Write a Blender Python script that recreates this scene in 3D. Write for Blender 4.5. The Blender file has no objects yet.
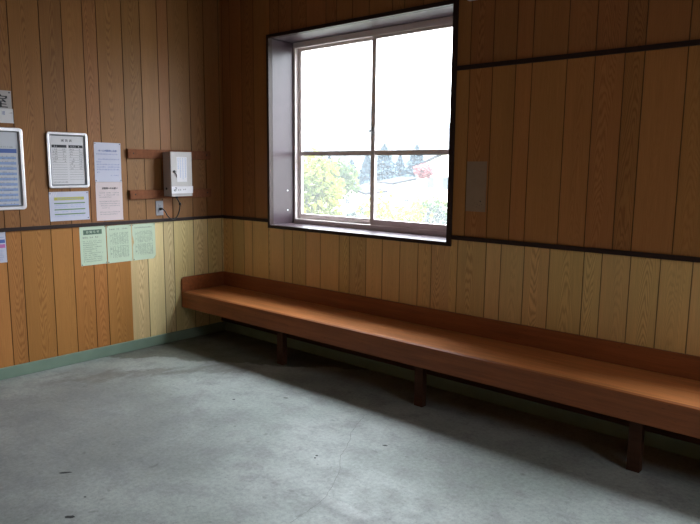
import bpy, bmesh, math, random
from mathutils import Vector, Matrix, noise as mnoise

C = bpy.context.scene.collection
SC = bpy.context.scene
PI = math.pi

# ------------------------------------------------------------------ helpers
def tag(o, label=None, cat=None, group=None, kind=None):
    if label: o['label'] = label
    if cat: o['category'] = cat
    if group: o['group'] = group
    if kind: o['kind'] = kind
    return o

def empty(name, loc=(0, 0, 0), rot=(0, 0, 0)):
    o = bpy.data.objects.new(name, None)
    o.empty_display_size = 0.05
    C.objects.link(o)
    o.location = loc
    o.rotation_euler = rot
    return o

def link(name, me, mat=None, parent=None, loc=None, rot=None):
    o = bpy.data.objects.new(name, me)
    C.objects.link(o)
    if mat is not None and not me.materials:
        me.materials.append(mat)
    if parent is not None: o.parent = parent
    if loc is not None: o.location = loc
    if rot is not None: o.rotation_euler = rot
    return o

def obj(name, bm, mat, parent=None, loc=None, rot=None, bevel=0, smooth=False, seg=2):
    bmesh.ops.recalc_face_normals(bm, faces=bm.faces)
    me = bpy.data.meshes.new(name)
    bm.to_mesh(me)
    bm.free()
    if smooth:
        for p in me.polygons: p.use_smooth = True
    o = link(name, me, mat, parent, loc, rot)
    if bevel:
        m = o.modifiers.new('edge', 'BEVEL')
        m.width = bevel; m.segments = seg; m.limit_method = 'ANGLE'; m.angle_limit = math.radians(40)
    return o

def box(bm, x0, x1, y0, y1, z0, z1):
    v = [bm.verts.new((x, y, z)) for z in (z0, z1) for y in (y0, y1) for x in (x0, x1)]
    for f in ((0, 2, 3, 1), (4, 5, 7, 6), (0, 1, 5, 4), (2, 6, 7, 3), (0, 4, 6, 2), (1, 3, 7, 5)):
        bm.faces.new([v[i] for i in f])

def boxes(*bs):
    bm = bmesh.new()
    for b in bs: box(bm, *b)
    return bm

def prism(bm, pts, d0, d1, axis=2):
    """polygon pts extruded along the axis from d0 to d1"""
    def P(a, b, d):
        return (a, b, d) if axis == 2 else ((a, d, b) if axis == 1 else (d, a, b))
    lo = [bm.verts.new(P(a, b, d0)) for a, b in pts]
    hi = [bm.verts.new(P(a, b, d1)) for a, b in pts]
    n = len(pts)
    bm.faces.new(lo[::-1]); bm.faces.new(hi)
    for i in range(n):
        bm.faces.new((lo[i], lo[(i + 1) % n], hi[(i + 1) % n], hi[i]))

def rrect(x0, x1, y0, y1, r, n=5):
    out = []
    for cx, cy, a in ((x1 - r, y1 - r, 0), (x0 + r, y1 - r, 90), (x0 + r, y0 + r, 180), (x1 - r, y0 + r, 270)):
        for k in range(n + 1):
            t = math.radians(a + 90 * k / n)
            out.append((cx + r * math.cos(t), cy + r * math.sin(t)))
    return out

def ring(bm, outer, inner, z0, z1):
    n = len(outer)
    rows = []
    for pts, z in ((outer, z0), (outer, z1), (inner, z1), (inner, z0)):
        rows.append([bm.verts.new((p[0], p[1], z)) for p in pts])
    for k in range(4):
        a, b = rows[k], rows[(k + 1) % 4]
        for i in range(n):
            bm.faces.new((a[i], a[(i + 1) % n], b[(i + 1) % n], b[i]))

def cyl(bm, p0, p1, r0, r1=None, n=12):
    r1 = r0 if r1 is None else r1
    p0, p1 = Vector(p0), Vector(p1)
    d = (p1 - p0).normalized()
    a = d.orthogonal().normalized(); b = d.cross(a)
    A = [bm.verts.new(p0 + (a * math.cos(t) + b * math.sin(t)) * r0) for t in (2 * PI * i / n for i in range(n))]
    B = [bm.verts.new(p1 + (a * math.cos(t) + b * math.sin(t)) * r1) for t in (2 * PI * i / n for i in range(n))]
    for i in range(n): bm.faces.new((A[i], A[(i + 1) % n], B[(i + 1) % n], B[i]))
    bm.faces.new(A[::-1]); bm.faces.new(B)

def smooth_path(pts, k=8):
    pts = [Vector(p) for p in pts]
    out = []
    for i in range(len(pts) - 1):
        p0 = pts[max(i - 1, 0)]; p1 = pts[i]; p2 = pts[i + 1]; p3 = pts[min(i + 2, len(pts) - 1)]
        for s in range(k):
            t = s / k
            out.append(0.5 * ((2 * p1) + (p2 - p0) * t + (2 * p0 - 5 * p1 + 4 * p2 - p3) * t * t + (3 * p1 - p0 - 3 * p2 + p3) * t ** 3))
    out.append(pts[-1])
    return out

def tube(bm, pts, r, n=8):
    prev = None; a = None
    for i, p in enumerate(pts):
        d = (pts[min(i + 1, len(pts) - 1)] - pts[max(i - 1, 0)]).normalized()
        if a is None: a = d.orthogonal().normalized()
        a = (a - d * a.dot(d)).normalized(); b = d.cross(a)
        cur = [bm.verts.new(p + (a * math.cos(2 * PI * k / n) + b * math.sin(2 * PI * k / n)) * r) for k in range(n)]
        if prev:
            for k in range(n): bm.faces.new((prev[k], prev[(k + 1) % n], cur[(k + 1) % n], cur[k]))
        else: bm.faces.new(cur[::-1])
        prev = cur
    bm.faces.new(prev)

# ------------------------------------------------------------------ materials
def srgb(r, g, b):
    return tuple((c / 255 / 12.92) if c / 255 <= 0.04045 else ((c / 255 + 0.055) / 1.055) ** 2.4 for c in (r, g, b)) + (1,)

class NT:
    def __init__(self, name):
        self.m = bpy.data.materials.new(name)
        self.m.use_nodes = True
        self.t = self.m.node_tree
        self.b = self.t.nodes['Principled BSDF']
        self.out = self.t.nodes['Material Output']
    def n(self, typ, **kw):
        nd = self.t.nodes.new(typ)
        for k, v in kw.items(): setattr(nd, k, v)
        return nd
    def l(self, a, b): self.t.links.new(a, b)
    def val(self, sock, v):
        if isinstance(v, bpy.types.NodeSocket): self.l(v, sock)
        else: sock.default_value = v
    def math(self, op, a, b=0.0, c=0.0, clamp=False):
        nd = self.n('ShaderNodeMath', operation=op, use_clamp=clamp)
        self.val(nd.inputs[0], a); self.val(nd.inputs[1], b); self.val(nd.inputs[2], c)
        return nd.outputs[0]
    def mixc(self, f, a, b, mode='MIX'):
        nd = self.n('ShaderNodeMix', data_type='RGBA', blend_type=mode)
        self.val(nd.inputs['Factor'], f)
        self.val(nd.inputs[6], a); self.val(nd.inputs[7], b)
        return nd.outputs[2]
    def xyz(self, x, y, z):
        nd = self.n('ShaderNodeCombineXYZ')
        for i, v in enumerate((x, y, z)): self.val(nd.inputs[i], v)
        return nd.outputs[0]
    def sep(self, v):
        nd = self.n('ShaderNodeSeparateXYZ'); self.l(v, nd.inputs[0]); return nd.outputs
    def noise(self, vec, scale=1, detail=3, rough=0.55):
        nd = self.n('ShaderNodeTexNoise')
        self.l(vec, nd.inputs['Vector'])
        nd.inputs['Scale'].default_value = scale; nd.inputs['Detail'].default_value = detail
        nd.inputs['Roughness'].default_value = rough
        return nd.outputs['Fac']
    def ramp(self, f, lo, hi, a=0.0, b=1.0):
        nd = self.n('ShaderNodeMapRange', interpolation_type='SMOOTHSTEP')
        self.val(nd.inputs[0], f)
        for i, v in enumerate((lo, hi, a, b)): self.val(nd.inputs[i + 1], v)
        return nd.outputs[0]
    def objc(self): return self.n('ShaderNodeTexCoord').outputs['Object']
    def set(self, **kw):
        for k, v in kw.items(): self.val(self.b.inputs[k.replace('_', ' ')], v)
        return self.m
    def bump(self, h, strength=0.3, dist=0.01):
        nd = self.n('ShaderNodeBump'); nd.inputs['Strength'].default_value = strength
        nd.inputs['Distance'].default_value = dist
        self.l(h, nd.inputs['Height']); self.l(nd.outputs[0], self.b.inputs['Normal'])

def plain(name, col, rough=0.6, metal=0.0, mottle=0.08, scale=8, spec=0.5):
    t = NT(name)
    nz = t.noise(t.objc(), scale, 4)
    k = t.math('MULTIPLY_ADD', nz, mottle * 2, 1 - mottle)
    nd = t.n('ShaderNodeVectorMath', operation='SCALE')
    nd.inputs[0].default_value = col[:3]; t.l(k, nd.inputs['Scale'])
    t.l(nd.outputs[0], t.b.inputs['Base Color'])
    t.b.inputs['Specular IOR Level'].default_value = spec
    return t.set(Roughness=rough, Metallic=metal)

def mat_panelling():
    """printed wood-grain panelling: colour of each plank in 'tint', grain in plank-local UV"""
    t = NT('wood_panelling')
    uv = t.n('ShaderNodeUVMap').outputs[0]
    u, v, _ = t.sep(uv)
    tint = t.n('ShaderNodeAttribute', attribute_name='tint').outputs['Color']
    rnd = t.n('ShaderNodeAttribute', attribute_name='plank').outputs['Fac']
    warp = t.noise(t.xyz(t.math('MULTIPLY', u, 14), t.math('MULTIPLY', v, 1.6), t.math('MULTIPLY', rnd, 40)), 1, 2)
    uc = t.math('ADD', u, t.math('MULTIPLY_ADD', rnd, 0.05, -0.025))
    uc = t.math('ADD', uc, t.math('MULTIPLY_ADD', warp, 0.045, -0.0225))
    u2 = t.math('MULTIPLY', uc, uc)
    sgn = t.math('SIGN', t.math('SUBTRACT', t.math('FRACT', t.math('MULTIPLY', rnd, 7.3)), 0.5))
    f = t.math('ADD', t.math('MULTIPLY', t.math('MULTIPLY', v, sgn), 4.0), t.math('MULTIPLY', u2, 620))
    f = t.math('ADD', f, t.math('MULTIPLY', warp, 2.6))
    band = t.math('MULTIPLY_ADD', t.math('SINE', t.math('MULTIPLY', f, 2 * PI * 3.4)), 0.5, 0.5)
    band = t.math('POWER', band, 1.8)
    wide = t.ramp(t.math('FRACT', t.math('MULTIPLY', rnd, 3.7)), 0.2, 0.6, 0.15, 1.0)
    fine = t.noise(t.xyz(t.math('MULTIPLY', u, 260), t.math('MULTIPLY', v, 5), rnd), 1, 3, 0.6)
    broad = t.noise(t.xyz(t.math('MULTIPLY', u, 16), t.math('MULTIPLY', v, 0.9), t.math('MULTIPLY', rnd, 90)), 1, 3)
    k = t.math('MULTIPLY_ADD', t.math('MULTIPLY', band, wide), -0.26, 1.10)
    k = t.math('MULTIPLY', k, t.math('MULTIPLY_ADD', fine, 0.5, 0.74))
    k = t.math('MULTIPLY', k, t.math('MULTIPLY_ADD', broad, 0.26, 0.87))
    sc = t.n('ShaderNodeVectorMath', operation='SCALE')
    t.l(tint, sc.inputs[0]); t.l(k, sc.inputs['Scale'])
    dk = t.mixc(t.math('MULTIPLY', t.math('MULTIPLY', band, wide), 0.35), sc.outputs[0], (0.82, 0.60, 0.45, 1), 'MULTIPLY')
    t.l(dk, t.b.inputs['Base Color'])
    t.bump(fine, 0.08, 0.002)
    return t.set(Roughness=0.48, Specular_IOR_Level=0.25)

def mat_bench(name, col, rough=0.3, spec=0.5):
    t = NT(name)
    x, y, z = t.sep(t.objc())
    # grain runs lengthwise along x
    g = t.noise(t.xyz(t.math('MULTIPLY', x, 1.6), t.math('MULTIPLY', y, 38), t.math('MULTIPLY', z, 38)), 1, 5, 0.6)
    fine = t.noise(t.xyz(t.math('MULTIPLY', x, 9), t.math('MULTIPLY', y, 260), t.math('MULTIPLY', z, 260)), 1, 2)
    blot = t.noise(t.xyz(t.math('MULTIPLY', x, 2.5), t.math('MULTIPLY', y, 6), t.math('MULTIPLY', z, 6)), 1, 3)
    k = t.math('MULTIPLY', t.math('MULTIPLY_ADD', g, 1.0, 0.5), t.math('MULTIPLY_ADD', fine, 0.4, 0.8))
    k = t.math('MULTIPLY', k, t.math('MULTIPLY_ADD', blot, 0.6, 0.7))
    # a few knots
    vo = t.n('ShaderNodeTexVoronoi')
    t.l(t.xyz(t.math('MULTIPLY', x, 1.9), t.math('MULTIPLY', y, 9), t.math('MULTIPLY', z, 9)), vo.inputs['Vector'])
    knot = t.ramp(vo.outputs['Distance'], 0.03, 0.10, 0.45, 1.0)
    k = t.math('MULTIPLY', k, knot)
    nd = t.n('ShaderNodeVectorMath', operation='SCALE')
    nd.inputs[0].default_value = col; t.l(k, nd.inputs['Scale'])
    t.l(nd.outputs[0], t.b.inputs['Base Color'])
    t.bump(fine, 0.06, 0.002)
    return t.set(Roughness=rough, Specular_IOR_Level=spec)

def mat_floor():
    t = NT('painted_concrete')
    p = t.objc()
    x, y, z = t.sep(p)
    big = t.noise(p, 1.1, 5, 0.6)
    mid = t.noise(p, 5, 6, 0.65)
    sm = t.noise(p, 45, 4, 0.7)
    spk = t.noise(p, 130, 2, 0.6)
    c = t.mixc(t.ramp(big, 0.35, 0.68), (0.265, 0.302, 0.278, 1), (0.375, 0.405, 0.388, 1))
    c = t.mixc(t.ramp(mid, 0.42, 0.70, 0, 0.75), c, (0.245, 0.255, 0.250, 1))
    k = t.math('MULTIPLY', t.math('MULTIPLY_ADD', sm, 0.9, 0.55), t.ramp(spk, 0.30, 0.42, 0.72, 1.0))
    pit = t.noise(p, 17, 3, 0.5)
    k = t.math('MULTIPLY', k, t.ramp(pit, 0.26, 0.36, 0.72, 1.0))
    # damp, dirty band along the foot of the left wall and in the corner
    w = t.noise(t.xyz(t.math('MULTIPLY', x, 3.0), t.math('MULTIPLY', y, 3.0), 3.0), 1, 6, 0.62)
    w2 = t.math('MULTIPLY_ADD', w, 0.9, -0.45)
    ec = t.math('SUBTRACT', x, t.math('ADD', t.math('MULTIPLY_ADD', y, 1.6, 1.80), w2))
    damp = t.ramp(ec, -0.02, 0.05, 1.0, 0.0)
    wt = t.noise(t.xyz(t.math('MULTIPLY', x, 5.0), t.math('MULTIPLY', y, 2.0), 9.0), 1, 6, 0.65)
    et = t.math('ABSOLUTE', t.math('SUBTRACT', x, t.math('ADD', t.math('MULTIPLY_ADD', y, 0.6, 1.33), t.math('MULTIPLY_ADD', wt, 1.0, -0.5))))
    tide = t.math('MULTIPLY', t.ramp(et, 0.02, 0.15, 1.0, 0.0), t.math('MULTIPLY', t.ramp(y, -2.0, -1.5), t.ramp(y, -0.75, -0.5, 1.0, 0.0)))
    # light falloff at the near left, painted in as a darker patch
    wx = t.math('MULTIPLY', t.math('SUBTRACT', x, 1.2), 0.62); wy = t.math('MULTIPLY', t.math('SUBTRACT', y, -2.2), 0.75)
    wr = t.math('ADD', t.math('MULTIPLY', wx, wx), t.math('MULTIPLY', wy, wy))
    wr = t.math('ADD', wr, t.math('MULTIPLY_ADD', big, 1.6, -0.8))
    near_dim = t.ramp(wr, 0.0, 0.9, 1.0, 0.0)
    c = t.mixc(t.math('MULTIPLY', near_dim, 0.7), c, (0.175, 0.180, 0.178, 1))
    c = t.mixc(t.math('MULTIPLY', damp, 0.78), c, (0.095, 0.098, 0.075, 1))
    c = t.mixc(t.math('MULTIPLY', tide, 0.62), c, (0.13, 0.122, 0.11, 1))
    # pale scrape where the floor has been patched (a streak about half a metre long)
    a = t.math('SUBTRACT', x, 2.93); b = t.math('SUBTRACT', y, -1.629)
    rr = t.math('ADD', t.math('POWER', t.math('ABSOLUTE', t.math('MULTIPLY', a, 4.5)), 2.0), t.math('POWER', t.math('ABSOLUTE', t.math('MULTIPLY', b, 22)), 2.0))
    rr = t.math('ADD', rr, t.math('MULTIPLY_ADD', mid, 2.0, -1.0))
    c = t.mixc(t.ramp(rr, 0.2, 1.0, 0.5, 0.0), c, (0.46, 0.48, 0.47, 1))
    sc = t.n('ShaderNodeVectorMath', operation='SCALE')
    t.l(c, sc.inputs[0]); t.l(k, sc.inputs['Scale'])
    t.l(sc.outputs[0], t.b.inputs['Base Color'])
    t.bump(t.math('ADD', mid, t.math('MULTIPLY', sm, 0.4)), 0.10, 0.01)
    return t.set(Roughness=t.ramp(mid, 0.3, 0.7, 0.42, 0.62), Specular_IOR_Level=0.35)

def mat_glass(name, haze=0.02):
    """window pane: clear, a little reflective, with haze and bloom painted in as a pale veil"""
    t = NT(name)
    tr = t.n('ShaderNodeBsdfTransparent'); tr.inputs[0].default_value = (0.93, 0.95, 0.95, 1)
    gl = t.n('ShaderNodeBsdfGlossy'); gl.inputs['Roughness'].default_value = 0.02
    lw = t.n('ShaderNodeLayerWeight'); lw.inputs['Blend'].default_value = 0.5
    fr = t.math('MULTIPLY_ADD', t.math('POWER', lw.outputs['Facing'], 5.0), 0.95, 0.04)
    tl = t.n('ShaderNodeBsdfTranslucent'); tl.inputs[0].default_value = (0.85, 0.88, 0.92, 1)
    m1 = t.n('ShaderNodeMixShader'); m1.inputs[0].default_value = haze  # pale translucent share stands in for haze and bloom
    t.l(tr.outputs[0], m1.inputs[1]); t.l(tl.outputs[0], m1.inputs[2])
    m2 = t.n('ShaderNodeMixShader')
    t.l(fr, m2.inputs[0]); t.l(m1.outputs[0], m2.inputs[1]); t.l(gl.outputs[0], m2.inputs[2])
    t.l(m2.outputs[0], t.out.inputs['Surface'])
    return t.m

def mat_leaf(name, a, b, scale=1.5, trans=0.35):
    t = NT(name)
    nz = t.noise(t.objc(), scale, 3)
    c = t.mixc(t.ramp(nz, 0.35, 0.65), a + (1,), b + (1,))
    t.l(c, t.b.inputs['Base Color'])
    t.b.inputs['Roughness'].default_value = 0.7
    t.b.inputs['Specular IOR Level'].default_value = 0.1
    tl = t.n('ShaderNodeBsdfTranslucent'); t.l(c, tl.inputs[0])
    mx = t.n('ShaderNodeMixShader'); mx.inputs[0].default_value = trans
    t.l(t.b.outputs[0], mx.inputs[1]); t.l(tl.outputs[0], mx.inputs[2]); t.l(mx.outputs[0], t.out.inputs['Surface'])
    return t.m

M = dict(
    panel=mat_panelling(),
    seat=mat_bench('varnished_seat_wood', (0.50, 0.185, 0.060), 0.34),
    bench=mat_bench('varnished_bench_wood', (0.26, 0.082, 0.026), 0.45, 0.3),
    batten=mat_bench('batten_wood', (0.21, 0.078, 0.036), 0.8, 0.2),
    leg=mat_bench('shaded_leg_wood', (0.065, 0.028, 0.015), 0.7, 0.2),  # darkened to put under-bench shade into the colour and cut bounce
    floor=mat_floor(),
    curb=plain('green_painted_concrete', (0.185, 0.265, 0.200), 0.6, 0, 0.25, 6),
    dark=plain('dark_brown_trim', (0.026, 0.013, 0.011), 0.45, 0, 0.2, 10, 0.25),
    reveal=plain('dark_gloss_reveal', (0.050, 0.033, 0.040), 0.30, 0, 0.2, 6, 0.32),
    alu=plain('bronze_aluminium', (0.80, 0.72, 0.70), 0.45, 0.0, 0.06, 12),
    alu_frame=plain('polished_aluminium', (0.78, 0.76, 0.80), 0.28, 0.8, 0.04, 30),
    rubber=plain('window_gasket', (0.03, 0.03, 0.03), 0.7),
    glass=mat_glass('window_glass', 0.026),
    frosted=mat_glass('door_glass', 0.03),
    plaster=plain('ceiling_board', (0.24, 0.19, 0.14), 0.8, 0, 0.05, 3),
    core=plain('wall_core', (0.25, 0.2, 0.16), 0.8),
    paper=plain('white_paper', (0.72, 0.70, 0.74), 0.7, 0, 0.03, 20, 0.2),
    lilac=plain('pale_lilac_paper', (0.60, 0.60, 0.72), 0.7, 0, 0.03, 20, 0.2),
    pink=plain('pale_pink_paper', (0.70, 0.59, 0.60), 0.7, 0, 0.03, 20, 0.2),
    green=plain('pale_green_paper', (0.60, 0.71, 0.54), 0.75, 0, 0.04, 20, 0.2),
    grey_paper=plain('greyed_paper', (0.45, 0.42, 0.43), 0.7, 0, 0.05, 20, 0.2),
    cream=plain('cream_paper', (0.66, 0.62, 0.60), 0.7, 0, 0.03, 20, 0.2),
    glossy=plain('glossy_poster', (0.55, 0.57, 0.64), 0.25, 0, 0.02, 20),
    ink=plain('black_ink', (0.03, 0.03, 0.04), 0.7),
    ink_grey=plain('grey_ink', (0.16, 0.17, 0.19), 0.7),
    ink_green=plain('dark_green_ink', (0.10, 0.17, 0.12), 0.7),
    ink_blue=plain('blue_ink', (0.07, 0.13, 0.42), 0.5),
    ink_pale=plain('pale_blue_ink', (0.26, 0.36, 0.62), 0.4),
    ink_mag=plain('magenta_ink', (0.55, 0.16, 0.42), 0.6),
    ink_yel=plain('yellow_ink', (0.50, 0.47, 0.10), 0.6),
    ink_leaf=plain('green_ink', (0.14, 0.26, 0.12), 0.6),
    box=plain('beige_grey_enamel', (0.42, 0.385, 0.38), 0.42, 0, 0.04, 6),
    black=plain('black_plastic', (0.012, 0.012, 0.013), 0.4),
    steel=plain('dull_steel', (0.35, 0.35, 0.36), 0.35, 0.9),
    outlet=plain('grey_outlet_plastic', (0.33, 0.33, 0.37), 0.5, 0, 0.03),
    screw=plain('bright_screw', (0.75, 0.75, 0.78), 0.3, 0.6),
    patch=plain('faded_board', (0.29, 0.20, 0.13), 0.75, 0, 0.15, 12, 0.2),
    crack=plain('crack_grey', (0.19, 0.195, 0.19), 0.8, 0, 0.2, 40, 0.1),  # the crack's own grey
    stain=plain('floor_grime', (0.055, 0.055, 0.055), 0.8, 0, 0.2, 40, 0.1),
    bark=plain('bark', (0.10, 0.08, 0.07), 0.9, 0, 0.3, 5),
    conifer=mat_leaf('conifer_needles', (0.026, 0.044, 0.054), (0.045, 0.068, 0.082), 0.3, 0.1),  # bluish tone has distance haze mixed into the needle colour
    yellow=mat_leaf('yellow_leaves', (0.19, 0.195, 0.026), (0.07, 0.095, 0.024), 1.2),
    green_leaf=mat_leaf('green_leaves', (0.09, 0.12, 0.035), (0.035, 0.055, 0.03), 1.2),
    red=mat_leaf('red_leaves', (0.25, 0.070, 0.075), (0.19, 0.08, 0.08), 1.5),
    grey_leaf=mat_leaf('grey_leaves', (0.035, 0.045, 0.04), (0.08, 0.09, 0.075), 2.0, 0.1),
    wallwhite=plain('white_render', (0.70, 0.70, 0.68), 0.85),
    roof=plain('grey_roof_tiles', (0.016, 0.017, 0.019), 0.9, 0, 0.2, 3, 0.05),
    dkglass=plain('dark_house_glass', (0.03, 0.035, 0.04), 0.15),
)
def terrain_mat(name, a, b, s):
    t = NT(name)
    nz = t.noise(t.objc(), s, 6, 0.65)
    t.l(t.mixc(t.ramp(nz, 0.35, 0.65), a + (1,), b + (1,)), t.b.inputs['Base Color'])
    t.b.inputs['Specular IOR Level'].default_value = 0.1
    return t.set(Roughness=0.95)
M['ground'] = terrain_mat('dry_autumn_grass', (0.12, 0.13, 0.07), (0.19, 0.185, 0.13), 0.6)
M['hill'] = terrain_mat('hill_forest', (0.022, 0.026, 0.028), (0.050, 0.056, 0.057), 0.12)

# ------------------------------------------------------------------ the room
RX, RY, RZ = 6.3, -5.3, 3.1
rng = random.Random(4)

def tints(bm_me, plank_ids, cols, rnds):
    bm_me.attributes.new('tint', 'FLOAT_COLOR', 'FACE')
    bm_me.attributes.new('plank', 'FLOAT', 'FACE')
    a, b = bm_me.attributes['tint'], bm_me.attributes['plank']
    for i, k in enumerate(plank_ids):
        a.data[i].color = cols[k] + (1,)
        b.data[i].value = rnds[k]

def panelling(name, u0, u1, z0, z1, grooves, colour, place, parent, seed):
    """one sheet of random-width grooved panelling between u0 and u1; place(u, d, z) maps to the room (d = out of the wall)"""
    r = random.Random(seed)
    gs = [u0] + [g for g in sorted(grooves) if u0 + 0.006 < g < u1 - 0.006] + [u1]
    hw, dp = 0.0027, 0.0048
    bm = bmesh.new()
    uvl = bm.loops.layers.uv.new('UVMap')
    ids, cols, rnds = [], {}, {}
    for k in range(len(gs) - 1):
        a, b = gs[k], gs[k + 1]
        mid = (a + b) / 2
        rr = random.Random(int(round((mid + 20) * 1000)) * 7 + seed % 3)
        c = colour(mid); f = rr.uniform(0.92, 1.08)
        cols[k] = tuple(min(1, q * f * rr.uniform(0.96, 1.04)) for q in c); rnds[k] = rr.random()
        l = a + (hw if k > 0 else 0); h = b - (hw if k < len(gs) - 2 else 0)
        prof = []
        if k > 0: prof.append((a, -dp))
        prof += [(l, 0), (h, 0)]
        if k < len(gs) - 2: prof.append((b, -dp))
        cols[-1 - k] = tuple(q * .36 for q in cols[k]); rnds[-1 - k] = rnds[k]      # grooves are printed dark
        for (ua, da), (ub, db) in zip(prof[:-1], prof[1:]):
            q = [(ua, da, z0), (ub, db, z0), (ub, db, z1), (ua, da, z1)]
            f_ = bm.faces.new([bm.verts.new(place(*p)) for p in q])
            for lp, p in zip(f_.loops, q): lp[uvl].uv = (p[0] - mid, p[2] + rnds[k] * 9)
            ids.append(k if da == db else -1 - k)
    # edges and back of the sheet
    for q in ([(u0, 0, z0), (u0, 0, z1), (u0, -0.008, z1), (u0, -0.008, z0)], [(u1, 0, z0), (u1, 0, z1), (u1, -0.008, z1), (u1, -0.008, z0)],
              [(u0, 0, z1), (u1, 0, z1), (u1, -0.008, z1), (u0, -0.008, z1)], [(u0, 0, z0), (u1, 0, z0), (u1, -0.008, z0), (u0, -0.008, z0)]):
        bm.faces.new([bm.verts.new(place(*p)) for p in q]); ids.append(0)
    me = bpy.data.meshes.new(name)
    bm.normal_update(); bm.to_mesh(me); bm.free()
    tints(me, ids, cols, rnds)
    return tag(link(name, me, M['panel'], parent), kind='structure')

def extend(seq, lo, hi):
    """continue a measured groove rhythm both ways"""
    pat = [0.155, 0.157, 0.105, 0.209, 0.157, 0.155, 0.103, 0.206]
    s = sorted(seq); i = 0
    while s[-1] < hi: s.append(s[-1] + pat[i % 8]); i += 1
    i = 0
    while s[0] > lo: s.insert(0, s[0] - pat[(i + 3) % 8]); i += 1
    return s

BROWN = (0.26, 0.108, 0.036)
BROWN_L = (0.34, 0.150, 0.047)
BROWN_S = (0.265, 0.122, 0.042)
TAN = (0.63, 0.415, 0.168)
ORANGE = (0.42, 0.185, 0.050)
YELLOW = (0.66, 0.53, 0.27)

onleft = lambda u, d, z: (d, u, z)
onback = lambda u, d, z: (u, -d, z)
onright = lambda u, d, z: (RX - d, u, z)
onfront = lambda u, d, z: (u, RY + d, z)
left_g = extend([-0.019, -0.175, -0.324, -0.524, -0.622, -0.775, -0.930, -1.134, -1.240, -1.396, -1.554, -1.763, -1.867], RY, 0)
back_up = extend([2.520, 2.680, 2.835, 2.939, 3.150, 3.309, 3.468, 3.569, 3.777], 0, RX)
back_lo = extend([0.134, 0.289, 0.402, 0.613, 0.803, 0.903, 1.059, 1.220, 1.420, 1.525, 1.688, 1.842, 2.001, 2.157, 2.268, 2.474, 2.684, 2.789, 2.946, 3.108, 3.315, 3.417, 3.572, 3.725, 3.881], 0, RX)

T = 0.008                                            # sheet thickness in front of the wall core
# window opening
WX0, WX1, WZ0, WZ1 = 0.643, 2.390, 1.016, 2.522      # clear opening inside the casing
OX0, OX1, OZ0, OZ1 = 0.617, 2.425, 0.989, 2.550      # casing outside
WD = 0.275                                           # depth of the reveal to the frame
SX = 3.42                                            # the added fill window stands this far to the right of the first

wl = tag(obj('wall_left', boxes((-0.16, -T, RY, 0.0, 0, RZ)), M['core']), kind='structure')
panelling('upper_panelling', RY, 0, 1.05, RZ, left_g, lambda u: BROWN_S, onleft, wl, 11)
panelling('lower_panelling', RY, -0.930, 0.08, 1.05, left_g, lambda u: ORANGE, onleft, wl, 12)
panelling('replaced_panelling', -0.930, 0, 0.08, 1.05, left_g, lambda u: YELLOW, onleft, wl, 13)

H = 0.02
wb = tag(obj('wall_back', boxes((-0.16, OX0 + H, T, 0.36, 0, RZ), (OX1 - H, OX0 + SX + H, T, 0.36, 0, RZ), (OX1 + SX - H, RX + 0.16, T, 0.36, 0, RZ),
             (OX0 + H, OX1 - H, T, 0.36, 0, OZ0 + H), (OX0 + H, OX1 - H, T, 0.36, OZ1 - H, RZ),
             (OX0 + SX + H, OX1 + SX - H, T, 0.36, 0, OZ0 + H), (OX0 + SX + H, OX1 + SX - H, T, 0.36, OZ1 - H, RZ)), M['core']), kind='structure')
for a, b, lo, top in ((0, OX0 + .01, 1.05, 0), (OX1 - .01, OX0 + SX + .01, 1.05, 2.125), (OX1 + SX - .01, RX, 1.05, 2.125), (OX0 + .01, OX1 - .01, OZ1 - .01, 0), (OX0 + SX + .01, OX1 + SX - .01, OZ1 - .01, 0)):
    panelling('upper_panelling', a, b, lo, top or RZ, back_up, (lambda u: BROWN_L) if top else (lambda u: BROWN), onback, wb, 21)
    if top: panelling('top_panelling', a, b, top, RZ, back_up, lambda u: BROWN, onback, wb, 24)
for a, b, top in ((0, OX0 + .01, 1.05), (OX0 + .01, OX1 - .01, OZ0 + .01), (OX1 - .01, OX0 + SX + .01, 1.05), (OX0 + SX + .01, OX1 + SX - .01, OZ0 + .01), (OX1 + SX - .01, RX, 1.05)):
    panelling('lower_panelling', a, b, 0.08, top, back_lo, lambda u: TAN, onback, wb, 25)

Y0, Y1, V0, V1 = -1.95, -0.95, 1.60, 2.15           # small high window added out of view in the right wall for fill light
wr = tag(obj('wall_right', boxes((RX + T, RX + 0.16, RY, Y0, 0, RZ), (RX + T, RX + 0.16, Y1, 0, 0, RZ), (RX + T, RX + 0.16, Y0, Y1, 0, V0), (RX + T, RX + 0.16, Y0, Y1, V1, RZ)), M['core']), kind='structure')
for a, b, z0, z1 in ((RY, Y0, .08, RZ), (Y1, 0, .08, RZ), (Y0, Y1, .08, V0), (Y0, Y1, V1, RZ)):
    panelling('panelling', a, b, z0, z1, extend([-2.0], RY, 0), lambda u: BROWN_L, onright, wr, 31)
wf = tag(obj('wall_front', boxes((-0.16, RX + 0.16, RY - 0.16, RY - T, 0, RZ)), M['core']), kind='structure')
panelling('panelling', 0, RX, 0.08, RZ, extend([2.0], 0, RX), lambda u: BROWN, onfront, wf, 41)

fl = tag(obj('floor', boxes((-0.16, RX + 0.16, RY - 0.16, 0.36, -0.15, 0)), M['floor']), kind='structure')
tag(obj('ceiling', boxes((-0.16, RX + 0.16, RY - 0.16, 0.36, RZ, RZ + 0.1)), M['plaster']), kind='structure')

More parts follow.
